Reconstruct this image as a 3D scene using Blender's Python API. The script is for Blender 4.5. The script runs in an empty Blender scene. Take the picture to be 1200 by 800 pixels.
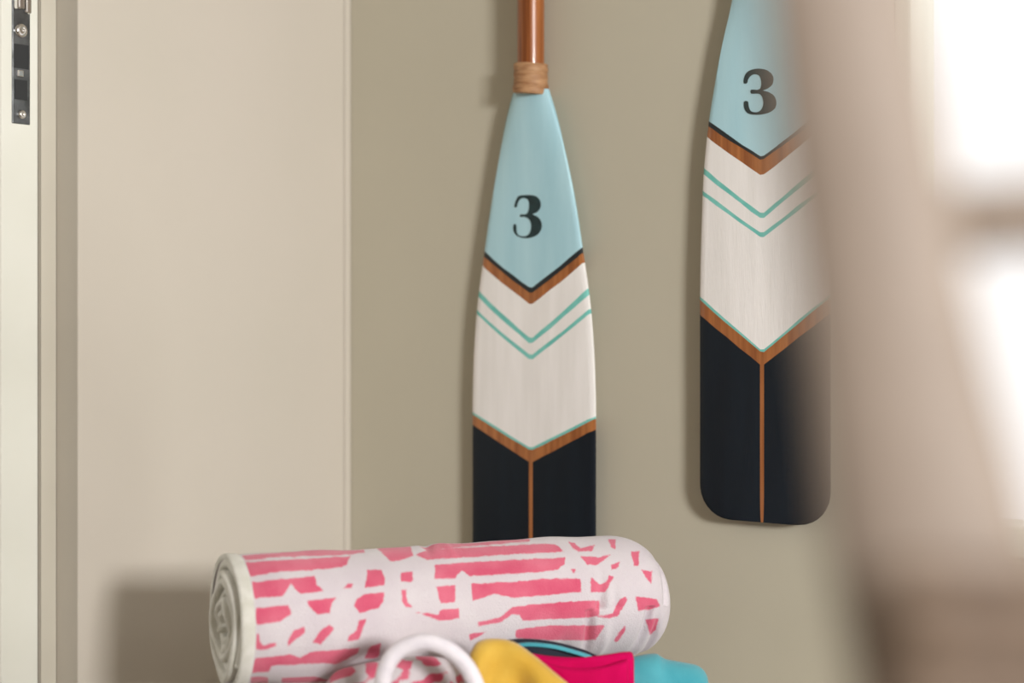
import bpy, bmesh, math, random
import numpy as np
from mathutils import Vector, Matrix
random.seed(4)
C = bpy.context.scene.collection
SC = bpy.context.scene

# ------------------------------------------------------------------ camera
# Room frame: back wall is the plane y=0 (room at y<0), left wall is x=0, floor z=0.
CAM = Vector((1.363, -1.534, 1.45))
A = math.radians(36.2)
RIGHT = Vector((math.cos(A), math.sin(A), 0))
FWD = Vector((-math.sin(A), math.cos(A), 0))
UP = Vector((0, 0, 1))
FPX, HZ = 2000.0, 370.0            # focal length in pixels of the 1200 px frame, horizon row
cd = bpy.data.cameras.new('camera'); cam = bpy.data.objects.new('camera', cd); C.objects.link(cam)
cam.location = CAM
cam.rotation_euler = (math.pi / 2, 0, A)
cd.sensor_width = 36; cd.lens = 60; cd.shift_y = -(400 - HZ) / 1200
cd.clip_start = 0.02
cd.dof.use_dof = True; cd.dof.focus_distance = 1.66; cd.dof.aperture_fstop = 2.8
SC.camera = cam

# ------------------------------------------------------------------ world, light, exposure
w = bpy.data.worlds.new('daylight'); SC.world = w; w.use_nodes = True
bg = w.node_tree.nodes['Background']
bg.inputs[0].default_value = (1.0, 0.975, 0.965, 1); bg.inputs[1].default_value = 1.05

def area(name, loc, target, sx, sy, power, col):
    l = bpy.data.lights.new(name, 'AREA'); l.shape = 'RECTANGLE'; l.size = sx; l.size_y = sy
    l.energy = power; l.color = col
    o = bpy.data.objects.new(name, l); C.objects.link(o); o.location = loc
    o.rotation_euler = (Vector(target) - Vector(loc)).to_track_quat('-Z', 'Y').to_euler()
    return o
LD = Vector((.89, -.39, .20)).normalized()
TGT = Vector((.25, -.35, 1.2))
KL = TGT + LD * 4.35
area('daylight_opening', KL, TGT, .62, .46, 126, (1.0, .985, .975))
area('doorway_fill', (-1.0, -1.08, 1.62), (.5, -.25, 1.35), .45, 1.2, 6.5, (1.0, .975, .94))   # added fill light beyond the open door, to brighten the towel roll's end

vs = SC.view_settings
SC.display_settings.display_device = 'sRGB'
vs.view_transform = 'Standard'; vs.look = 'None'; vs.exposure = 0.31; vs.gamma = 1; vs.use_curve_mapping = False

# ------------------------------------------------------------------ helpers
def P(px, py, d):
    """room point seen at a photograph position, at depth d (used only to measure sizes and places)"""
    return CAM + FWD * d + RIGHT * ((px - 600) / FPX * d) + UP * ((HZ - py) / FPX * d)
def L(x, d, z):
    """metres right of / in front of / above the viewpoint"""
    return CAM + FWD * d + RIGHT * x + UP * z
def W(px, py, off=0.0):
    r = FWD + RIGHT * ((px - 600) / FPX) + UP * ((HZ - py) / FPX)
    t = (-off - CAM.y) / r.y
    p = CAM + r * t
    return p.x, p.z
def srgb(r, g, b):
    f = lambda c: (c / 255 / 12.92) if c / 255 <= .04045 else ((c / 255 + .055) / 1.055) ** 2.4
    return (f(r), f(g), f(b), 1)
def obj(name, bm, m=None, parent=None, smooth=True, loc=None):
    me = bpy.data.meshes.new(name)
    if isinstance(bm, bmesh.types.BMesh):
        bmesh.ops.recalc_face_normals(bm, faces=bm.faces)
        bm.to_mesh(me); bm.free()
    else:
        me.from_pydata(*bm); me.update()
    if m:
        for k in (m if isinstance(m, (list, tuple)) else [m]): me.materials.append(k)
    if smooth:
        for p in me.polygons: p.use_smooth = True
    o = bpy.data.objects.new(name, me); C.objects.link(o)
    if parent:
        o.parent = parent
        bpy.context.view_layer.update()
        o.matrix_parent_inverse = Matrix.Translation(-Vector(parent.location))
    return o
def struct(o): o['kind'] = 'structure'; return o
def thing(name, label, cat, loc, group=None):
    o = bpy.data.objects.new(name, None); C.objects.link(o); o.location = loc
    o.empty_display_size = .05
    o['label'] = label; o['category'] = cat
    if group: o['group'] = group
    return o
def tag(o, label, cat, group=None):
    o['label'] = label; o['category'] = cat
    if group: o['group'] = group
    return o
def box(bm, a, b, bev=0, seg=2):
    a, b = Vector(a), Vector(b)
    r = bmesh.ops.create_cube(bm, size=1, matrix=Matrix.Translation((a + b) / 2) @ Matrix.Diagonal((*(b - a), 1)))
    if bev:
        es = list({e for v in r['verts'] for e in v.link_edges})
        bmesh.ops.bevel(bm, geom=es, offset=bev, segments=seg, affect='EDGES', profile=.5)
def catmull(pts, n=8, closed=False):
    pts = [np.array(p, float) for p in pts]; N = len(pts); out = []
    rng = range(N) if closed else range(N - 1)
    for i in rng:
        if closed: p0, p1, p2, p3 = pts[i-1], pts[i], pts[(i+1) % N], pts[(i+2) % N]
        else: p0, p1, p2, p3 = pts[max(i-1, 0)], pts[i], pts[i+1], pts[min(i+2, N-1)]
        for k in range(n):
            t = k / n
            out.append(.5 * (2*p1 + (p2-p0)*t + (2*p0-5*p1+4*p2-p3)*t*t + (3*p1-p0-3*p2+p3)*t**3))
    if not closed: out.append(pts[-1])
    return out
def tube(bm, pts, r, seg=16, caps=True):
    pts = [Vector(p) for p in pts]; n = len(pts)
    rr = r if hasattr(r, '__len__') else [r] * n
    T = [(pts[min(i+1, n-1)] - pts[max(i-1, 0)]).normalized() for i in range(n)]
    N = T[0].orthogonal().normalized(); rings = []
    for i in range(n):
        N = (N - T[i] * N.dot(T[i])).normalized(); B = T[i].cross(N)
        rings.append([bm.verts.new(pts[i] + (N * math.cos(a) + B * math.sin(a)) * rr[i])
                      for a in [2 * math.pi * k / seg for k in range(seg)]])
    for i in range(n - 1):
        for k in range(seg):
            bm.faces.new((rings[i][k], rings[i][(k+1) % seg], rings[i+1][(k+1) % seg], rings[i+1][k]))
    if caps:
        bm.faces.new(rings[0][::-1]); bm.faces.new(rings[-1])

def mat(name, col, rough=.6, metal=0, spec=.5, col2=None, nscale=8, stretch=(1, 1, 1), bump=0, bscale=200,
        sheen=0, coat=0, detail=4, lo=.35, hi=.65):
    m = bpy.data.materials.new(name); m.use_nodes = True
    nt = m.node_tree; b = nt.nodes['Principled BSDF']; ln = nt.links
    b.inputs['Base Color'].default_value = col; b.inputs['Roughness'].default_value = rough
    b.inputs['Metallic'].default_value = metal; b.inputs['Specular IOR Level'].default_value = spec
    b.inputs['Sheen Weight'].default_value = sheen; b.inputs['Coat Weight'].default_value = coat
    tc = nt.nodes.new('ShaderNodeTexCoord'); mp = nt.nodes.new('ShaderNodeMapping')
    mp.inputs['Scale'].default_value = stretch; ln.new(tc.outputs['Object'], mp.inputs[0])
    if col2:
        n = nt.nodes.new('ShaderNodeTexNoise'); n.inputs['Scale'].default_value = nscale; n.inputs['Detail'].default_value = detail
        ln.new(mp.outputs[0], n.inputs['Vector'])
        r = nt.nodes.new('ShaderNodeValToRGB'); r.color_ramp.elements[0].position = lo; r.color_ramp.elements[1].position = hi
        r.color_ramp.elements[0].color = col; r.color_ramp.elements[1].color = col2
        ln.new(n.outputs['Fac'], r.inputs[0]); ln.new(r.outputs[0], b.inputs['Base Color'])
    if bump:
        n2 = nt.nodes.new('ShaderNodeTexNoise'); n2.inputs['Scale'].default_value = bscale; n2.inputs['Detail'].default_value = 3
        ln.new(mp.outputs[0], n2.inputs['Vector'])
        bp = nt.nodes.new('ShaderNodeBump'); bp.inputs['Strength'].default_value = bump; bp.inputs['Distance'].default_value = .002
        ln.new(n2.outputs['Fac'], bp.inputs['Height']); ln.new(bp.outputs[0], b.inputs['Normal'])
    return m

M_wall = mat('wall_paint', srgb(190, 184, 166), .75, spec=.25, col2=srgb(194, 188, 170), nscale=3, bump=.05, bscale=90)
M_cream_wall = mat('cream_wall_paint', srgb(199, 192, 179), .75, spec=.25, col2=srgb(203, 195, 183), nscale=3, bump=.05, bscale=90)
M_white = mat('white_gloss', srgb(232, 232, 222), .35, col2=srgb(226, 226, 214), nscale=6, bump=.03, bscale=60)
M_trim = mat('trim_paint', srgb(204, 199, 184), .5, col2=srgb(198, 192, 178), nscale=6)
M_ceil = mat('ceiling_paint', srgb(190, 187, 180), .8)
M_floor = mat('floor_wood', srgb(126, 116, 102), .5, col2=srgb(104, 94, 82), nscale=5, stretch=(1, 12, 1))
M_steel = mat('dark_steel', srgb(120, 122, 124), .28, metal=1, col2=srgb(90, 92, 92), nscale=60, bump=.1, bscale=150)
M_chrome = mat('bright_steel', srgb(225, 222, 220), .15, metal=1)
M_hole = mat('recess_black', srgb(40, 42, 44), .6)
M_wood = mat('varnished_wood', srgb(140, 80, 38), .35, col2=srgb(178, 112, 60), nscale=30, stretch=(5, 5, .25), coat=.25, bump=.1, bscale=60)
M_hand = mat('handle_wood', srgb(116, 60, 22), .3, col2=srgb(172, 104, 52), nscale=34, stretch=(5, 5, .12), coat=.12, bump=.05)
M_bind = mat('leather_wrap', srgb(150, 106, 70), .6, col2=srgb(186, 144, 104), nscale=50, stretch=(1, 1, 3), bump=.3, bscale=220)
M_blue = mat('pale_blue_paint', srgb(166, 208, 220), .45, col2=srgb(180, 218, 228), nscale=9, stretch=(4, 4, .6), bump=.12, bscale=120)
M_cream = mat('off_white_paint', srgb(236, 233, 230), .5, col2=srgb(244, 241, 239), nscale=14, stretch=(6, 6, .5), bump=.2, bscale=140)
M_black = mat('black_line_paint', srgb(24, 34, 38), .5)
M_turq = mat('turquoise_paint', srgb(104, 190, 180), .5, col2=srgb(128, 204, 194), nscale=60, detail=6)
M_navy = mat('navy_paint', srgb(8, 18, 28), .5, col2=srgb(13, 25, 36), nscale=8, spec=.3, stretch=(5, 5, .6), bump=.15, bscale=120)
M_num = mat('numeral_paint', srgb(18, 40, 44), .5, col2=srgb(26, 54, 58), nscale=120)
M_terry = mat('white_terry', srgb(240, 238, 230), .95, spec=.1, sheen=.3, col2=srgb(222, 220, 208), nscale=60, bump=.8, bscale=900)
M_cord = mat('white_cord', srgb(232, 226, 232), .6, col2=srgb(222, 216, 224), nscale=90, bump=.4, bscale=500)
M_yel = mat('yellow_cloth', srgb(204, 158, 44), .8, sheen=.3, col2=srgb(214, 174, 66), nscale=20, bump=.4, bscale=700)
M_mag = mat('magenta_cloth', srgb(190, 4, 78), .9, spec=.1, col2=srgb(200, 6, 86), nscale=20, bump=.4, bscale=800)
M_teal = mat('teal_cloth', srgb(52, 150, 166), .8, sheen=.2, col2=srgb(84, 172, 184), nscale=14, bump=.4, bscale=800)
M_ncl = mat('navy_cloth', srgb(22, 28, 44), .8)
M_bag = mat('bag_canvas', srgb(226, 220, 210), .9, bump=.6, bscale=600)
M_rattan = mat('rattan', srgb(144, 129, 116), .6, col2=srgb(136, 121, 108), nscale=30, bump=.2, bscale=100)
M_weave = mat('woven_cane', srgb(136, 116, 98), .6, col2=srgb(108, 90, 76), nscale=70, stretch=(1, 1, 2), bump=.6, bscale=160)
M_table = mat('table_paint', srgb(225, 220, 210), .5)

# ------------------------------------------------------------------ setting
YE = -.409                         # where the left wall ends at the doorway
def solid(name, a, b, m, bev=0):
    bm = bmesh.new(); box(bm, a, b, bev); return struct(obj(name, bm, m, smooth=False))
solid('floor', (-1.2, -4, -.05), (4.2, .12, 0), M_floor)
solid('ceiling', (-1.2, -4, 2.6), (4.2, .12, 2.65), M_ceil)
# the two walls behind the viewer; the right one holds the window the daylight comes through
M_far = mat('taupe_paint', srgb(138, 132, 124), .8)
solid('wall_front', (-.12, -4.1, 0), (4.3, -4.0, 2.6), M_far)
bm = bmesh.new(); q0, q1, q2, q3 = KL.y - .5, KL.y + .5, KL.z - .42, KL.z + .42
box(bm, (4.2, -4.1, 0), (4.3, q0, 2.6)); box(bm, (4.2, q1, 0), (4.3, .12, 2.6))
box(bm, (4.2, q0, 0), (4.3, q1, q2)); box(bm, (4.2, q0, q3), (4.3, q1, 2.6))
struct(obj('wall_right', bm, M_far, smooth=False))
# back wall with its window opening
ws0 = W(1032, 300)[0]; wz0 = W(1100, 652)[1]; ws1, wz1 = ws0 + 1.1, 2.15
bm = bmesh.new()
box(bm, (-.12, 0, 0), (ws0, .12, 2.6)); box(bm, (ws1, 0, 0), (4.2, .12, 2.6))
box(bm, (ws0, 0, 0), (ws1, .12, wz0)); box(bm, (ws0, 0, wz1), (ws1, .12, 2.6))
struct(obj('wall_back', bm, M_wall, smooth=False))
bm = bmesh.new()
for a, b in (((ws0, .03, wz0), (ws0 + .018, .09, wz1)), ((ws1 - .03, .03, wz0), (ws1, .09, wz1)),
             ((ws0 + .018, .031, wz0), (ws1 - .03, .089, wz0 + .03)), ((ws0 + .018, .031, wz1 - .03), (ws1 - .03, .089, wz1))):
    box(bm, a, b, .003)
win = struct(obj('window_1', bm, M_white, smooth=False))
Mg = bpy.data.materials.new('clear_glass'); Mg.use_nodes = True
nt = Mg.node_tree; g = nt.nodes.new('ShaderNodeBsdfTransparent'); gl = nt.nodes.new('ShaderNodeBsdfGlossy'); mx = nt.nodes.new('ShaderNodeMixShader')
gl.inputs['Roughness'].default_value = .02; mx.inputs[0].default_value = .06
nt.links.new(g.outputs[0], mx.inputs[1]); nt.links.new(gl.outputs[0], mx.inputs[2]); nt.links.new(mx.outputs[0], nt.nodes['Material Output'].inputs[0])
bm = bmesh.new(); box(bm, (ws0 + .018, .057, wz0 + .03), (ws1 - .03, .063, wz1 - .03)); obj('pane', bm, Mg, win, smooth=False)
# left wall: short piece from the corner to the doorway, then beyond the doorway
bm = bmesh.new()
box(bm, (-.035, YE, 0), (0, 0, 2.6), .0015)
box(bm, (-.12, YE - .019, 0), (-.035, 0, 2.6), .001)
box(bm, (-.12, -4, 0), (0, -1.36, 2.6)); box(bm, (-.12, -1.36, 2.1), (0, YE - .019, 2.6))
box(bm, (-1.2, -1.75, 0), (-1.1, .1, 2.6)); box(bm, (-1.1, .0, 0), (-.12, .1, 2.6)); box(bm, (-1.1, -1.85, 0), (-.12, -1.75, 2.6))
struct(obj('wall_left', bm, M_cream_wall, smooth=False))
solid('trim_1', (0, -.011, 0), (.0022, -.0004, 2.6), M_cream_wall, .0015)      # slim bead by the corner
solid('trim_2', (-.034, YE - .0192, 0), (-.0335, YE - .0005, 2.1), M_trim)
# open door: its narrow edge with the lock faces the room
dy0, dy1 = -.475, -.4291
bm = bmesh.new(); box(bm, (-.80, dy0, .008), (-.036, dy1, 2.06), .0025, 3)
door = struct(obj('door_1', bm, M_white, smooth=False))
def zt(py, d=1.72): return CAM.z + (HZ - py) / FPX * d
xf = -.036
lk = bmesh.new(); yc = (-.4405 - .4620) / 2
box(lk, (xf - .001, yc - .0108, zt(148)), (xf + .0012, yc + .0108, zt(-70)), .0008, 2)
plate = obj('lock_plate', lk, M_steel, door, smooth=False)
def latch(y0, y1, z0, z1, out, m, nm, bev=.001):
    b = bmesh.new(); box(b, (xf, yc + y0, z0), (xf + out, yc + y1, z1), bev); return obj(nm, b, m, plate, smooth=False)
latch(-.0095, -.001, zt(17), zt(-40), .009, M_chrome, 'latch_bolt', .002)
latch(.002, .0095, zt(20), zt(-42), .006, M_chrome, 'latch_bolt', .002)
latch(-.009, .009, zt(84), zt(56), .0014, M_hole, 'keeper_slot', .0002)
latch(-.008, .007, zt(120), zt(97), .0018, M_hole, 'keeper_slot', .0002)
latch(-.006, .001, zt(94), zt(86), .004, M_chrome, 'screw', .001)
def screw(py, r, dy=0):
    b = bmesh.new(); n = 18; rings = []
    for (x, q) in ((0, 1), (.0022, 1), (.0034, .75), (.0038, .35), (.0026, .2), (.0026, .01)):
        rings.append([b.verts.new((xf + .001 + x, yc + dy + r * q * math.cos(t * 2 * math.pi / n), zt(py) + r * q * math.sin(t * 2 * math.pi / n))) for t in range(n)])
    for i in range(len(rings) - 1):
        for k in range(n): b.faces.new((rings[i][k], rings[i][(k+1) % n], rings[i+1][(k+1) % n], rings[i+1][k]))
    obj('screw', b, M_chrome, plate)
screw(40, .0072, -.001); screw(137, .0045, 0)

# ------------------------------------------------------------------ oars
OFF = .0185
def hermite(xs, ys):
    def f(x):
        x = min(max(x, xs[0]), xs[-1])
        i = max(0, min(len(xs) - 2, int(np.searchsorted(xs, x)) - 1))
        def sl(j):
            if j <= 0 or j >= len(xs) - 1: return (ys[min(j+1, len(xs)-1)] - ys[max(j-1, 0)]) / (xs[min(j+1, len(xs)-1)] - xs[max(j-1, 0)])
            return (ys[j+1] - ys[j-1]) / (xs[j+1] - xs[j-1])
        h = xs[i+1] - xs[i]; t = (x - xs[i]) / h
        return ((2*t**3-3*t*t+1)*ys[i] + (t**3-2*t*t+t)*h*sl(i) + (-2*t**3+3*t*t)*ys[i+1] + (t**3-t*t)*h*sl(i+1))
    return f
def make_oar(cx, prof, bands, ybot, R, yneck, numeral, norg, label):
    s0 = W(cx, 300, OFF)[0]; k = s0
    Z = lambda py: W(cx, py, OFF)[1]
    # half widths come as (row, half width in photo pixels on the left side)
    pts = sorted([(Z(y), s0 - W(cx - h, y, OFF)[0]) for y, h in prof])
    hw0 = hermite([p[0] for p in pts], [p[1] for p in pts])
    zb = Z(ybot); zn = Z(yneck)
    def hw(z):
        w_ = hw0(z)
        if z < zb + R: w_ = w_ - R + math.sqrt(max(0, R * R - (R - (z - zb)) ** 2))
        return w_
    def front(z):   # how far the front face swells out towards the neck
        t = min(1, max(0, (z - (zn - .13)) / .13)); return .0065 * t * t * (3 - 2 * t)
    root = thing('painted_oar', label, 'oar', (s0, -.02, zb), 'painted oars hung on the wall')
    mats = [M_blue, M_black, M_wood, M_cream, M_turq, M_navy]
    cols = [-1, -.975, -.9, -.75, -.55, -.35, -.18, -.03, .03, .18, .35, .55, .75, .9, .975, 1]
    rows = []; rmat = []
    prev = (zn, zn)
    for bi, (yc_, ye_, mi, n) in enumerate(bands):
        cur = (Z(yc_), Z(ye_))
        for j in range(n if bi else n):
            t0 = (j + 1) / n
            if mi == 5: t0 = 1 - (1 - t0) ** 1.8 if True else t0
            if not rows: rows.append(prev)
            rows.append((prev[0] + (cur[0] - prev[0]) * t0, prev[1] + (cur[1] - prev[1]) * t0)); rmat.append(mi)
        prev = cur
    bm = bmesh.new(); rg = []
    nc = len(cols)
    rnd = random.Random(int(cx))
    jit = [[(rnd.random() - .5) * .0009 for _ in cols] for _ in rows]
    for ri, (zc, ze) in enumerate(rows):
        ring = []
        for side in (0, 1):
            for ci, u in (list(enumerate(cols)) if side == 0 else list(enumerate(cols))[::-1]):
                z = zc + (ze - zc) * abs(u)
                if 0 < ri < len(rows) - 1 and abs(zc - ze) > .003: z += jit[ri][ci]
                x = s0 + u * hw(z)
                th = .0048 * (1 - max(0, abs(u) - .9) * 4) if abs(u) > .9 else .0048
                fr = front(z) * math.sqrt(max(0, 1 - u * u * .98))
                rd = .0015 * max(0, abs(u) - .5) ** 2 * 4
                y = -OFF + rd - fr if side == 0 else -OFF + 2 * th * (1 - front(z) / .0065) + fr
                if abs(u) == 1: y += .0012 if side == 0 else -.0012
                ring.append(bm.verts.new((x, y, z)))
        rg.append(ring)
    n = len(rg[0])
    for i in range(len(rg) - 1):
        for q in range(n):
            f = bm.faces.new((rg[i][q], rg[i][(q+1) % n], rg[i+1][(q+1) % n], rg[i+1][q]))
            mi = rmat[i]
            if mi == 5 and q in (7,): mi = 2
            f.material_index = mi
    bm.faces.new(rg[0]); f = bm.faces.new(rg[-1]); f.material_index = 5
    bl = obj('blade', bm, mats, root)
    bl.data.set_sharp_from_angle(angle=math.radians(40))
    # numeral, a thin coat of paint
    pl = catmull([(norg[0] + a / 10, norg[1] + b / 10) for a, b in numeral], 2, True)
    bm = bmesh.new(); vs_ = []
    for a, b in pl:
        s, z = W(a, b, OFF + .0003); vs_.append(bm.verts.new((s, -OFF - .0004 - front(z), z)))
    from mathutils.geometry import tessellate_polygon
    for tri in tessellate_polygon([[v.co.copy() for v in vs_]]): bm.faces.new([vs_[i] for i in tri])
    r = bmesh.ops.extrude_face_region(bm, geom=list(bm.faces))
    bmesh.ops.translate(bm, verts=[v for v in r['geom'] if isinstance(v, bmesh.types.BMVert)], vec=(0, .00035, 0))
    o = obj('numeral', bm, M_num, root, smooth=False); o['label'] = 'dark painted number 3'
    # handle and binding
    yc2 = -.0185
    r0 = .0148
    bm = bmesh.new()
    top = zn + .66
    path = [(zn - .001, r0 * .95), (zn + .03, r0), (zn + .3, r0), (zn + .5, r0), (zn + .55, r0 * .95), (zn + .575, r0 * 1.25),
            (zn + .60, r0 * 1.35), (zn + .64, r0 * 1.3), (zn + .655, r0), (top, r0 * .4)]
    tube(bm, [(s0, yc2, z) for z, _ in path], [r for _, r in path], 28)
    obj('handle', bm, M_hand, root)
    bm = bmesh.new(); m_ = 15; H = .030
    pr = []
    for i in range(m_ * 6 + 1):
        t = i / (m_ * 6); ph = (t * 7) % 1
        rr = .0178 + .0011 * math.sin(math.pi * ph) ** .5 + (.001 if t < .3 else 0)
        pr.append((zn - .004 + (H + .003) * t, rr))
    pts_ = [(s0 + math.sin(i * .2) * .0002, yc2, z) for i, (z, _) in enumerate(pr)]
    tube(bm, pts_, [r for _, r in pr], 32)
    obj('binding', bm, M_bind, root)
    # small peg that carries the oar on the wall
    bm = bmesh.new(); box(bm, (s0 - .008, -.0095, zb + .25), (s0 + .008, 0, zb + .262), .001); obj('wall_peg', bm, M_steel, root, smooth=False)
    return root

N1 = [(128,325),(135,280),(155,230),(180,196),(230,186),(300,184),(360,190),(405,215),(432,260),(436,310),(420,355),(385,390),(340,410),
      (385,430),(425,465),(445,510),(448,560),(430,610),(395,650),(340,678),(280,690),(220,685),(165,665),(130,630),(115,585),(120,530),
      (145,528),(152,570),(152,610),(167,645),(200,665),(250,668),(290,650),(315,610),(325,560),(320,510),(300,470),(270,448),(235,440),
      (195,440),(198,412),(235,412),(270,405),(290,375),(300,330),(300,280),(288,240),(255,222),(220,222),(190,240),(168,275),(155,325)]
N2 = [(115,275),(120,210),(150,150),(210,115),(290,103),(370,115),(430,150),(462,200),(462,260),(435,310),(380,345),(340,360),
      (400,375),(460,410),(492,460),(498,520),(480,570),(430,610),(360,635),(270,645),(190,638),(145,610),(120,560),(118,490),
      (165,488),(172,540),(190,590),(225,612),(280,612),(320,585),(345,530),(345,480),(330,430),(300,400),(260,396),(202,396),
      (202,350),(270,352),(310,335),(322,290),(320,240),(305,195),(270,172),(230,172),(190,195),(165,235),(154,275)]
make_oar(622, [(106, 20), (136, 28.5), (170, 36), (234, 47.5), (293, 56), (350, 63.5), (400, 67.5), (450, 69.5), (490, 70), (560, 70), (720, 70)],
         [(338, 292, 0, 12), (344, 298, 1, 1), (357, 309, 2, 1), (397, 339, 3, 3), (403.5, 346.5, 4, 1), (417, 362, 3, 1), (422, 367, 4, 1),
          (525, 485, 3, 6), (528, 488, 4, 1), (542, 500, 2, 1), (712, 712, 5, 16)], 712, .034, 106, N1, (590, 210),
         'painted wooden oar, its lower end hidden behind the rolled pink towel')
make_oar(893, [(-74, 22), (-40, 30), (0, 37), (50, 49), (100, 58), (138, 64), (200, 70), (250, 72), (300, 73.5), (350, 74.3), (420, 74.3), (620, 74.3)],
         [(184, 136, 0, 14), (188, 142, 1, 1), (206, 155, 2, 1), (251, 192, 3, 3), (257, 199.5, 4, 1), (274, 219, 3, 1), (279, 225, 4, 1),
          (411, 346, 3, 6), (414, 350, 4, 1), (429, 368, 2, 1), (612, 612, 5, 20)], 612, .034, -74, N2, (860, 70),
         'painted wooden oar hanging higher, beside the window, its rounded navy tip visible')

# ------------------------------------------------------------------ rolled towel
RL, RR = P(268, 729, 1.50), P(737, 697, 1.655)
AX = (RR - RL); LEN = AX.length; AX.normalize()
SD = AX.cross(UP).normalized()      # horizontal, towards the viewer
UPR = SD.cross(AX).normalized()
if SD.dot(FWD) > 0: SD = -SD; 
UPR = Vector((0, 0, 1)) - AX * AX.z; UPR.normalize()
R0 = .0585
PINK = [
 [(284,651),(380,643),(425,640),(427,647),(400,650),(330,652),(288,656)],
 [(287,659),(370,654),(410,652),(406,662),(400,664),(370,667),(330,669),(290,676)],
 [(293,682),(368,675),(371,685),(379,692),(352,695),(341,683),(335,692),(331,698),(293,701)],
 [(294,713),(338,709),(341,719),(328,728),(295,732)],
 [(295,742),(304,742),(304,752),(309,756),(323,753),(324,756),(310,761),(295,760)],
 [(361,704),(394,700),(388,706),(387,718),(372,719),(363,711)],
 [(344,739),(356,735),(357,741),(344,750),(337,758),(338,749)],
 [(367,752),(376,739),(386,732),(391,736),(382,748),(376,754),(370,753)],
 [(294,772),(340,767),(352,771),(364,764),(400,761),(421,759),(419,765),(395,777),(370,777),(342,778),(318,779),(315,787),(295,788)],
 [(294,793),(314,793),(314,815),(294,815)],
 [(402,689),(408,683),(413,684),(412,689)],
 [(431,668),(447,668),(451,678),(450,685),(428,688)],
 [(428,696),(450,694),(449,704),(444,712),(422,718),(415,710),(418,702)],
 [(421,727),(429,725),(423,742),(420,749),(408,751),(408,745),(418,739)],
 [(434,757),(446,754),(443,771),(428,771)],
 [(470,671),(483,670),(484,681),(470,681)],
 [(471,691),(475,691),(477,706),(483,711),(476,711),(471,704)],
 [(440,640),(480,638),(484,650),(470,656),(458,657),(447,647)],
 [(490,638),(620,631),(620,634),(560,639),(500,644)],
 [(488,650),(500,644),(580,640),(640,637),(652,638),(661,646),(640,647),(580,650),(540,653),(500,655)],
 [(510,662),(580,657),(650,654),(662,653),(661,661),(654,667),(640,669),(580,673),(550,674),(541,667),(533,677),(509,678)],
 [(511,687),(533,686),(533,705),(517,706)],
 [(553,684),(600,682),(640,678),(680,678),(681,693),(640,697),(600,700),(580,695),(566,700),(554,703)],
 [(516,714),(537,713),(538,724),(516,727),(503,722),(486,717),(500,718),(515,721)],
 [(600,711),(650,706),(702,704),(702,720),(690,723),(640,725),(613,727),(609,720),(600,719),(586,729),(561,733),(560,729),(586,724)],
 [(700,722),(718,719),(726,702),(733,699),(735,702),(724,721),(714,724)],
 [(604,738),(640,733),(708,733),(698,749),(680,750),(640,749),(605,747)],
 [(550,743),(570,740),(560,746),(551,750)],
 [(732,733),(733,738),(723,752),(720,750)],
 [(667,635),(673,636),(680,642),(696,639),(693,645),(678,646),(670,641)],
 [(681,652),(702,653),(715,650),(710,654),(698,662),(689,661)],
 [(716,662),(726,658),(724,665),(717,667)],
 [(713,632),(721,632),(721,643),(717,642)],
 [(693,677),(702,685),(710,682),(714,675),(719,676),(709,693),(692,694)],
 [(740,646),(749,646),(748,662),(743,663)],
 [(752,668),(764,669),(763,684)],
 [(745,699),(770,702),(773,710),(760,714),(748,715)],
 [(756,726),(772,724),(768,738),(762,743)],
 [(669,667),(674,667),(672,671)],
]
def printed(px, py):
    """signed distance (photo pixels) to the pink printed shapes, negative inside"""
    best = np.full(px.shape, 1e9)
    for poly in PINK:
        a = np.array(poly, float); inside = np.zeros(px.shape, bool); dist = np.full(px.shape, 1e9)
        for i in range(len(a)):
            x1, y1 = a[i]; x2, y2 = a[(i+1) % len(a)]
            dx, dy = x2 - x1, y2 - y1
            t = np.clip(((px - x1) * dx + (py - y1) * dy) / (dx*dx + dy*dy), 0, 1)
            dist = np.minimum(dist, np.hypot(px - x1 - t*dx, py - y1 - t*dy))
            c = ((y1 > py) != (y2 > py)) & (px < (x2 - x1) * (py - y1) / (y2 - y1 + 1e-9) + x1)
            inside ^= c
        best = np.minimum(best, np.where(inside, -dist, dist))
    return best
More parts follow.
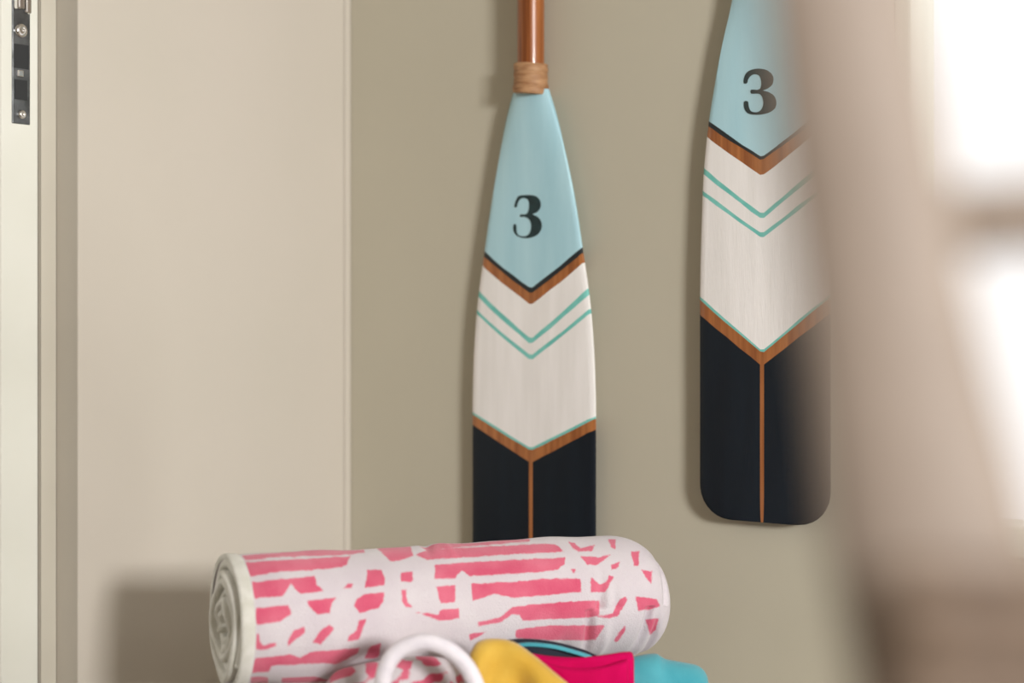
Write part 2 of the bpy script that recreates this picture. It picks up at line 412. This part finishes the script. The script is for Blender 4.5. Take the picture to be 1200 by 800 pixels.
def towel_material():
    m = bpy.data.materials.new('printed_towel'); m.use_nodes = True
    nt = m.node_tree; b = nt.nodes['Principled BSDF']; ln = nt.links
    at = nt.nodes.new('ShaderNodeAttribute'); at.attribute_name = 'print'
    tc = nt.nodes.new('ShaderNodeTexCoord')
    n1 = nt.nodes.new('ShaderNodeTexNoise'); n1.inputs['Scale'].default_value = 350; n1.inputs['Detail'].default_value = 3
    ln.new(tc.outputs['Object'], n1.inputs['Vector'])
    ma = nt.nodes.new('ShaderNodeMath'); ma.operation = 'MULTIPLY_ADD'; ma.inputs[1].default_value = 2.4
    ln.new(n1.outputs['Fac'], ma.inputs[0]); ln.new(at.outputs['Fac'], ma.inputs[2])
    n5 = nt.nodes.new('ShaderNodeTexNoise'); n5.inputs['Scale'].default_value = 110; n5.inputs['Detail'].default_value = 2
    ln.new(tc.outputs['Object'], n5.inputs['Vector'])
    mb = nt.nodes.new('ShaderNodeMath'); mb.operation = 'MULTIPLY_ADD'; mb.inputs[1].default_value = 3.0
    ln.new(n5.outputs['Fac'], mb.inputs[0]); ln.new(ma.outputs[0], mb.inputs[2])
    mr = nt.nodes.new('ShaderNodeMapRange'); mr.inputs[1].default_value = 2.2; mr.inputs[2].default_value = 3.9
    ln.new(mb.outputs[0], mr.inputs[0])
    n2 = nt.nodes.new('ShaderNodeTexNoise'); n2.inputs['Scale'].default_value = 26; n2.inputs['Detail'].default_value = 5
    ln.new(tc.outputs['Object'], n2.inputs['Vector'])
    r = nt.nodes.new('ShaderNodeValToRGB')
    r.color_ramp.elements[0].position = .35; r.color_ramp.elements[0].color = srgb(208, 88, 116)
    r.color_ramp.elements[1].position = .65; r.color_ramp.elements[1].color = srgb(218, 114, 136)
    ln.new(n2.outputs['Fac'], r.inputs[0])
    r2 = nt.nodes.new('ShaderNodeValToRGB')
    r2.color_ramp.elements[0].position = .3; r2.color_ramp.elements[0].color = srgb(206, 196, 202)
    r2.color_ramp.elements[1].position = .7; r2.color_ramp.elements[1].color = srgb(214, 207, 210)
    ln.new(n2.outputs['Fac'], r2.inputs[0])
    mix = nt.nodes.new('ShaderNodeMix'); mix.data_type = 'RGBA'
    ln.new(mr.outputs[0], mix.inputs[0]); ln.new(r.outputs[0], mix.inputs[6]); ln.new(r2.outputs[0], mix.inputs[7])
    ln.new(mix.outputs[2], b.inputs['Base Color'])
    b.inputs['Roughness'].default_value = .95; b.inputs['Specular IOR Level'].default_value = .1; b.inputs['Sheen Weight'].default_value = .25
    n3 = nt.nodes.new('ShaderNodeTexNoise'); n3.inputs['Scale'].default_value = 800
    ln.new(tc.outputs['Object'], n3.inputs['Vector'])
    bp = nt.nodes.new('ShaderNodeBump'); bp.inputs['Strength'].default_value = .5; bp.inputs['Distance'].default_value = .002
    ln.new(n3.outputs['Fac'], bp.inputs['Height']); ln.new(bp.outputs[0], b.inputs['Normal'])
    return m
M_towel = towel_material()
def proj(co):
    rel = co - np.array(CAM)
    d = rel @ np.array(FWD); x = rel @ np.array(RIGHT); z = rel[:, 2]
    return 600 + FPX * x / d, HZ - FPX * z / d

towel = thing('rolled_towel', 'rolled pink and white striped beach towel lying across the heap of cloths', 'towel', tuple(RL))
NU, NT = 300, 240
U = np.linspace(0, 1, NU); TH = np.linspace(0, 2 * np.pi, NT, endpoint=False)
uu, tt = np.meshgrid(U, TH, indexing='ij')
DOME = .034
tl = uu * (LEN + DOME)
q = np.clip((tl - (LEN - .022)) / (DOME + .022), 0, 1)
rad = R0 * np.power(np.clip(1 - q ** 2.4, 0, 1), .42)
rad = np.maximum(rad, .012)
# cloth unevenness: soft sag, creases across the front, lapped edge
rad = rad * (1 + .012 * np.sin(uu * 9 + tt * 1.0) + .010 * np.sin(uu * 23 - tt * 2 + 1) + .006 * np.sin(uu * 47 + tt * 3))
def crease(u0, t0, wu, wt, dpt, lean=0):
    return -dpt * np.exp(-((uu - u0 - lean * (tt - t0)) / wu) ** 2 - (np.angle(np.exp(1j * (tt - t0))) / wt) ** 2)
# tt: 0 = towards viewer, pi/2 = up
rad = rad + crease(.775, -.35, .010, .6, .010, .02) + crease(.80, -.6, .012, .4, -.004) + crease(.825, -.45, .009, .5, .009, -.01) + crease(.71, -.8, .02, .4, .004)
rad = rad + crease(.955, .2, .008, .9, .005, .01) + crease(.93, -.7, .010, .5, .007) + crease(.43, 1.5, .012, .4, .003, .03) + crease(.47, 1.3, .01, .3, -.002)
rad = rad + crease(.05, -1.3, .05, .5, .003)
shear = -.010 * np.cos(tt) * np.clip(1 - uu * 10, 0, 1) * 0
ax = np.array(AX); sd = np.array(SD); up = np.array(UPR)
co = np.array(RL) + (tl + shear)[..., None] * ax + (rad * np.cos(tt))[..., None] * sd + (rad * np.sin(tt))[..., None] * up
# the far end droops and tucks under
co[..., 2] -= .006 * q ** 1.5
flat = co.reshape(-1, 3)
faces = []
for i in range(NU - 1):
    for k in range(NT):
        k2 = (k + 1) % NT
        faces.append((i*NT + k, i*NT + k2, (i+1)*NT + k2, (i+1)*NT + k))
faces.append(tuple((NU-1)*NT + k for k in range(NT)))
# inner side of the outermost layer at the open end
nb = len(flat); inner = []
for (dx, rr) in ((-.0015, R0 - .0012), (-.0015, R0 - .0040), (.002, R0 - .0052), (.05, R0 - .0055)):
    for k in range(NT):
        rr2 = rr * (rad[0, k] / R0)
        inner.append(np.array(RL) + dx * ax + rr2 * math.cos(TH[k]) * sd + rr2 * math.sin(TH[k]) * up)
allv = np.vstack([flat, np.array(inner)])
for j in range(4):
    for k in range(NT):
        k2 = (k + 1) % NT
        a0 = k if j == 0 else nb + (j-1)*NT + k; a1 = k2 if j == 0 else nb + (j-1)*NT + k2
        faces.append((a1, a0, nb + j*NT + k, nb + j*NT + k2))
o = obj('printed_cloth', ([tuple(v) for v in allv], [], faces), M_towel, towel)
px, py = proj(allv)
sdv = printed(px, py)
# the parts turned away: the same stripes with loose white blots
tall = np.concatenate([tt.ravel(), np.tile(TH, 4)]); uall = np.concatenate([uu.ravel(), np.full(4 * NT, 0.)])
stripe = (np.abs(((tall / .34) % 1) - .5) - .34) * 24
blot = 8 - 26 * np.abs(np.sin(uall * 19 + 2 * np.sin(tall * 2.3)) * np.sin(tall * 1.7 + 3 * np.sin(uall * 7)))
back = np.maximum(stripe, blot)
nrm = np.cos(tall)[:, None] * sd + np.sin(tall)[:, None] * up
view = allv - np.array(CAM); view /= np.linalg.norm(view, axis=1)[:, None]
facing = -(nrm * view).sum(1)
low = tall > np.pi
use = (facing > .06) & ~((py > 792) & (px > 330))
val = np.where(use, sdv, back)
val = np.where(tl.ravel().tolist() + [0.] * (4 * NT) < np.array(.0088), 6.0, val)
val[-4*NT:] = 9
at = o.data.attributes.new('print', 'FLOAT', 'POINT')
at.data.foreach_set('value', np.clip(val, -8, 8).astype(np.float32))
# white hem band along the open end
bm = bmesh.new(); n = 120; prof = [(-.0022, -.004), (-.0034, -.0018), (-.0030, .0008), (-.001, .0016), (.005, .0012), (.0085, .0010), (.0092, -.001)]
rg = []
for dx, dr in prof:
    rg.append([bm.verts.new(RL + AX * dx + (SD * math.cos(a) + UPR * math.sin(a)) * ((R0 + dr) * (1 + .012 * math.sin(a) + .010 * math.sin(1 - 2*a) + .006 * math.sin(3*a)))) for a in [2*math.pi*k/n for k in range(n)]])
for i in range(len(rg) - 1):
    for k in range(n): bm.faces.new((rg[i][k], rg[i][(k+1) % n], rg[i+1][(k+1) % n], rg[i+1][k]))
h = obj('hem', bm, M_terry, towel); h['label'] = 'white hem band at the open end'
# spiral of white terry inside the open end
turns = 6.0; n = 420; th = .0064
Vv, Ff = [], []
for i in range(n + 1):
    t = i / n; a = -.6 + t * turns * 2 * math.pi
    r = (R0 - .0085) * (1 - t) ** .9 + .004
    wob = 1 + .022 * math.sin(a * 1.3 + .6)
    st = -.0050 - .001 * t + .0026 * math.sin(a * .62 + 1) + .0015 * math.sin(a * 3.1)
    for (dx, dr) in ((.055, -th/2), (st + .002, -th/2), (st, -th/4), (st, th/4), (st + .002, th/2), (.055, th/2)):
        rr = max(.001, (r + dr)) * wob
        Vv.append(tuple(RL + AX * dx + SD * (rr * math.cos(a) * .96) + UPR * (rr * math.sin(a))))
for i in range(n):
    for j in range(6):
        j2 = (j + 1) % 6
        Ff.append((i*6 + j, i*6 + j2, (i+1)*6 + j2, (i+1)*6 + j))
Ff += [tuple(range(6)), tuple(n*6 + j for j in range(6))]
o = obj('rolled_layers', (Vv, [], Ff), M_terry, towel); o['label'] = 'white terry layers showing at the open end'

# ------------------------------------------------------------------ cloths heaped in the bag
def heap(name, label, cat, ridge, r, drop, m, ends=.5, fold=.003, seed=0, lean=.0, parent=None, nrow=26, layers=1, backdrop=None):
    """a folded cloth standing on edge: a rounded ridge through the points, sides falling away from it"""
    pts = catmull(ridge, 10); n = len(pts); rnd = random.Random(seed)
    ph = [rnd.random() * 6.28 for _ in range(6)]
    vv, ff = [], []
    rings = 0
    base = [P(*p) for p in pts]
    bd = backdrop if backdrop is not None else drop
    for i, b in enumerate(base):
        t = i / (n - 1)
        rr = r * max(.12, min(1, (min(t, 1 - t) / (ends * .3 + 1e-6)) ** .5 if min(t, 1 - t) < ends * .3 else 1))
        sec = []
        for k in range(nrow):
            s = k / (nrow - 1)
            if s < .35:      # front side going up
                q = s / .35; y = -rr * (1 + .5 * (1 - q)); z = -drop * (1 - q) - rr
            elif s < .65:
                a = math.pi * (s - .35) / .3; y = -rr * math.cos(a); z = -rr + rr * math.sin(a)
            else:
                q = (s - .65) / .35; y = rr * (1 + .4 * q); z = -bd * q - rr
            wv = fold * (math.sin(t * 11 + ph[0] + z * 60) + .6 * math.sin(t * 23 + ph[1] - z * 90) + .4 * math.sin(z * 150 + ph[2] + t * 5))
            y += wv * min(1, -z / rr * .7)
            y += lean * z
            sec.append(b + FWD * y + UP * z)
        vv += [tuple(p) for p in sec]
    for i in range(n - 1):
        for k in range(nrow - 1):
            ff.append((i*nrow + k, i*nrow + k + 1, (i+1)*nrow + k + 1, (i+1)*nrow + k))
        ff.append((i*nrow + nrow - 1, i*nrow, (i+1)*nrow, (i+1)*nrow + nrow - 1))
    ff.append(tuple(range(nrow))); ff.append(tuple((n-1)*nrow + k for k in range(nrow)))
    o = obj(name, (vv, [], ff), m, parent)
    bm = bmesh.new(); bm.from_mesh(o.data); bmesh.ops.recalc_face_normals(bm, faces=bm.faces); bm.to_mesh(o.data); bm.free()
    if label and cat: tag(o, label, cat)
    elif label: o['label'] = label
    return o
# second pink towel, folded, in front and below the roll
t2 = heap('folded_towel', 'folded red-pink and white patterned towel behind the white bag handle', 'towel',
          [(378, 806, 1.480), (392, 788, 1.475), (415, 780, 1.470), (450, 773, 1.468), (490, 769, 1.468), (522, 772, 1.468), (540, 784, 1.468), (548, 806, 1.468)],
          .016, .06, M_towel, ends=.35, fold=.002, seed=3, backdrop=.05)
me = t2.data; v = np.array([tuple(x.co) for x in me.vertices]); px, py = proj(v)
val = 13 - 26 * np.abs(np.sin(px * .085 + 1.4 * np.sin(py * .11)) * np.sin(py * .13 + px * .02 + 1.0))
a_ = me.attributes.new('print', 'FLOAT', 'POINT'); a_.data.foreach_set('value', np.clip(val, -8, 8).astype(np.float32))

heap('yellow_cloth', 'yellow folded cloth between the white bag handle and the magenta cloth', 'cloth',
     [(551, 765, 1.436), (560, 752, 1.440), (578, 748, 1.444), (602, 752, 1.446), (626, 768, 1.442), (650, 788, 1.437), (672, 806, 1.434)],
     .013, .075, M_yel, ends=.3, fold=.004, seed=5, lean=.05)
sw = thing('swimwear', 'navy and turquoise edged garment tucked between the magenta cloth and pink roll', 'clothing', tuple(P(640, 800, 1.505)))
heap('garment', '', '', [(582, 751, 1.500), (610, 748, 1.500), (640, 750, 1.502), (668, 756, 1.505), (692, 764, 1.508), (706, 772, 1.508)],
     .0045, .075, M_ncl, ends=.3, fold=.0006, seed=7, parent=sw)
o = heap('edging', 'turquoise edging', '', [(598, 755, 1.494), (620, 752.5, 1.493), (648, 755, 1.493), (672, 761, 1.494), (694, 768, 1.496)],
     .0017, .0012, M_teal, ends=.3, fold=.0, seed=7, parent=sw)
mg = heap('magenta_cloth', 'bright magenta cloth with a hanging folded edge, right of the yellow cloth', 'cloth',
     [(608, 760, 1.480), (622, 765, 1.480), (650, 769, 1.480), (680, 770, 1.482), (708, 767, 1.486), (728, 764, 1.490), (740, 764, 1.494), (743, 772, 1.494)],
     .006, .08, M_mag, ends=.12, fold=.0022, seed=11, lean=.05)
o = heap('folded_edge', '', '', [(636, 775, 1.471), (655, 780, 1.470), (680, 783, 1.470), (706, 781, 1.472), (724, 776, 1.476), (736, 772, 1.480)],
     .005, .07, M_mag, ends=.2, fold=.001, seed=21, lean=.05, parent=mg)
heap('teal_towel', 'teal folded towel at the right side of the heap, under the pink roll', 'towel',
     [(722, 776, 1.545), (745, 769, 1.545), (768, 766, 1.548), (780, 772, 1.552), (800, 776, 1.558), (818, 780, 1.565), (828, 790, 1.570), (829, 806, 1.570)],
     .020, .045, M_teal, ends=.3, fold=.002, seed=13, lean=.05)

# ------------------------------------------------------------------ bag that holds the heap, on a side table
BC = P(604, 900, 1.488); BC.z = 0
ZR = P(500, 856, 1.45).z; ZB = ZR - .26
bag = thing('tote_bag', 'white bag holding the heap of cloths, its white tube handle looping up in front', 'bag', (BC.x, BC.y, ZB))
bm = bmesh.new(); n = 72; rg = []
HA, HB = .222, .118
for (s, z) in ((0, ZB), (.6, ZB), (.86, ZB + .004), (.92, ZB + .02), (.97, ZB + .1), (1.0, ZB + .2), (1.0, ZR - .004), (.995, ZR), (.985, ZR - .002),
               (.982, ZR - .03), (.95, ZB + .1), (.90, ZB + .02), (.6, ZB + .008), (0, ZB + .008)):
    ring = []
    for k in range(n):
        a = 2 * math.pi * k / n; f = 1 + .015 * math.sin(5 * a + z * 20)
        c = math.copysign(abs(math.cos(a)) ** .75, math.cos(a)); d = math.copysign(abs(math.sin(a)) ** .75, math.sin(a))
        ring.append(bm.verts.new(Vector((BC.x, BC.y, z)) + AX * (c * HA * max(s, .01) * f) + SD * (d * HB * max(s, .01) * f)))
    rg.append(ring)
for i in range(len(rg) - 1):
    for k in range(n): bm.faces.new((rg[i][k], rg[i][(k+1) % n], rg[i+1][(k+1) % n], rg[i+1][k]))
obj('bag_body', bm, M_bag, bag)
# unseen towel filling added to the bag, risen in the middle under the roll
bm = bmesh.new(); rg = []; nn = 60
for i in range(15):
    s_ = .02 + .94 * i / 14; ring = []
    for k in range(nn):
        a = 2 * math.pi * k / nn
        c = math.copysign(abs(math.cos(a)) ** .75, math.cos(a)); d = math.copysign(abs(math.sin(a)) ** .75, math.sin(a))
        p = Vector((BC.x, BC.y, 0)) + AX * (c * HA * s_ * .97) + SD * (d * HB * s_ * .96)
        v_ = p - RL; al = v_.dot(AX); la = Vector((v_.x, v_.y, 0)).dot(SD)
        near = math.exp(-((la + .012) / .026) ** 2) * (1 / (1 + math.exp(-(al - .14) / .012))) * (1 / (1 + math.exp((al - .30) / .012)))
        zr = RL.z + AX.z * al - R0 - .001
        zb_ = ZR - .064 - .01 * s_ ** 4
        ring.append(bm.verts.new((p.x, p.y, zb_ + (zr - zb_) * near + .003 * math.sin(al * 60 + la * 40) * (1 - near))))
    rg.append(ring)
low_ = [bm.verts.new(v.co - Vector((0, 0, .15))) for v in rg[-1]]; rg.append(low_)
for i in range(len(rg) - 1):
    for k in range(nn): bm.faces.new((rg[i][k], rg[i][(k+1) % nn], rg[i+1][(k+1) % nn], rg[i+1][k]))
bm.faces.new(rg[0]); bm.faces.new(rg[-1])
obj('towel_filling', bm, M_terry, bag)
hp = [(444, 900, 1.402), (446, 850, 1.402), (448, 806, 1.402), (454, 779, 1.402), (469, 761, 1.404), (496, 752, 1.405), (520, 758, 1.405), (539, 772, 1.404), (553, 792, 1.402), (563, 822, 1.401), (570, 870, 1.401), (572, 900, 1.401)]
bm = bmesh.new(); tube(bm, [P(*p) for p in catmull(hp, 8)], .0072, 20); obj('handle', bm, M_cord, bag)
tb = thing('side_table', 'white side table under the bag, just below the picture', 'table', (BC.x, BC.y, 0))
ZT = ZB - .0005
bm = bmesh.new(); box(bm, (BC.x - .27, BC.y - .25, ZT - .03), (BC.x + .33, -.015, ZT), .004); obj('tabletop', bm, M_table, tb, smooth=False)
for sx in (BC.x - .25, BC.x + .28):
    for sy in (BC.y - .22, -.06):
        bm = bmesh.new(); box(bm, (sx, sy, 0), (sx + .035, sy + .035, ZT - .03), .002); obj('leg', bm, M_table, tb, smooth=False)

# ------------------------------------------------------------------ rattan chair close to the viewer, out of focus
D = .38
ch = thing('rattan_chair', 'out-of-focus tan rattan chair back close in front at the right edge', 'chair', tuple(L(.21, D + .1, -1.45)))
hoop = [(.108, D, -.60), (.110, D, -.30), (.107, D, -.16), (.0998, D, -.082), (.0931, D, -.0437), (.0878, D, -.0152), (.0827, D, .0133), (.0783, D, .0418), (.0741, D, .0703), (.070, D, .0988), (.074, D, .17), (.12, D, .235), (.21, D, .262)]
full = hoop + [(.42 - x, d, z) for x, d, z in hoop[::-1][1:]]
rr = [.018, .019, .0205, .0218, .0218, .0194, .018, .0175, .0162, .0155, .0150, .0150, .0150]; rr = rr + rr[::-1][1:]
cp = catmull([(p[0] - .001 * (p[0] < .2), *p[1:], r + .001) for p, r in zip(full, rr)], 8)
bm = bmesh.new(); tube(bm, [L(p[0], p[1], p[2]) for p in cp], [p[3] for p in cp], 24)
for v_ in bm.verts:      # bentwood: a flat oval section
    e_ = (v_.co - CAM).dot(FWD) - D; v_.co -= FWD * (e_ * .62)
obj('back_hoop', bm, M_rattan, ch)
for z, r in ((.0205, .0088), (.130, .008)):
    bm = bmesh.new(); tube(bm, [L(.088 + (.244) * k / 12, D + .012, z + .006 * math.sin(math.pi * k / 12)) for k in range(13)], r, 16); obj('rung', bm, M_rattan, ch)
bm = bmesh.new()
for k in range(34):       # woven lower part of the back
    z = -.057 - k * .0125
    tube(bm, [L(.076 + .268 * j / 24, D - .030 + .003 * (1 if (j + k) % 2 else -1), z) for j in range(25)], .0062, 8)
o = obj('woven_panel', bm, M_weave, ch); o['kind'] = 'stuff'
bm = bmesh.new(); c = L(.21, D + .17 - .34, -1.02)
rings = []
for s, dz in ((.02, .012), (.8, .015), (.95, .010), (1, 0), (.95, -.012), (.02, -.014)):
    rings.append([bm.verts.new(c + RIGHT * (.22 * s * math.cos(a)) + FWD * (.19 * s * math.sin(a)) + UP * dz) for a in [2*math.pi*k/40 for k in range(40)]])
for i in range(5):
    for k in range(40): bm.faces.new((rings[i][k], rings[i][(k+1) % 40], rings[i+1][(k+1) % 40], rings[i+1][k]))
obj('seat', bm, M_weave, ch)
for (x, d) in ((.10, D), (.32, D), (.08, D - .32), (.34, D - .32)):
    back_leg = d == D
    bm = bmesh.new(); tube(bm, [L(x, d, -.56 if back_leg else -1.02), L(x, d, -1.0 if back_leg else -1.2), L(x, d, -1.45)], .017, 16); obj('leg', bm, M_rattan, ch)
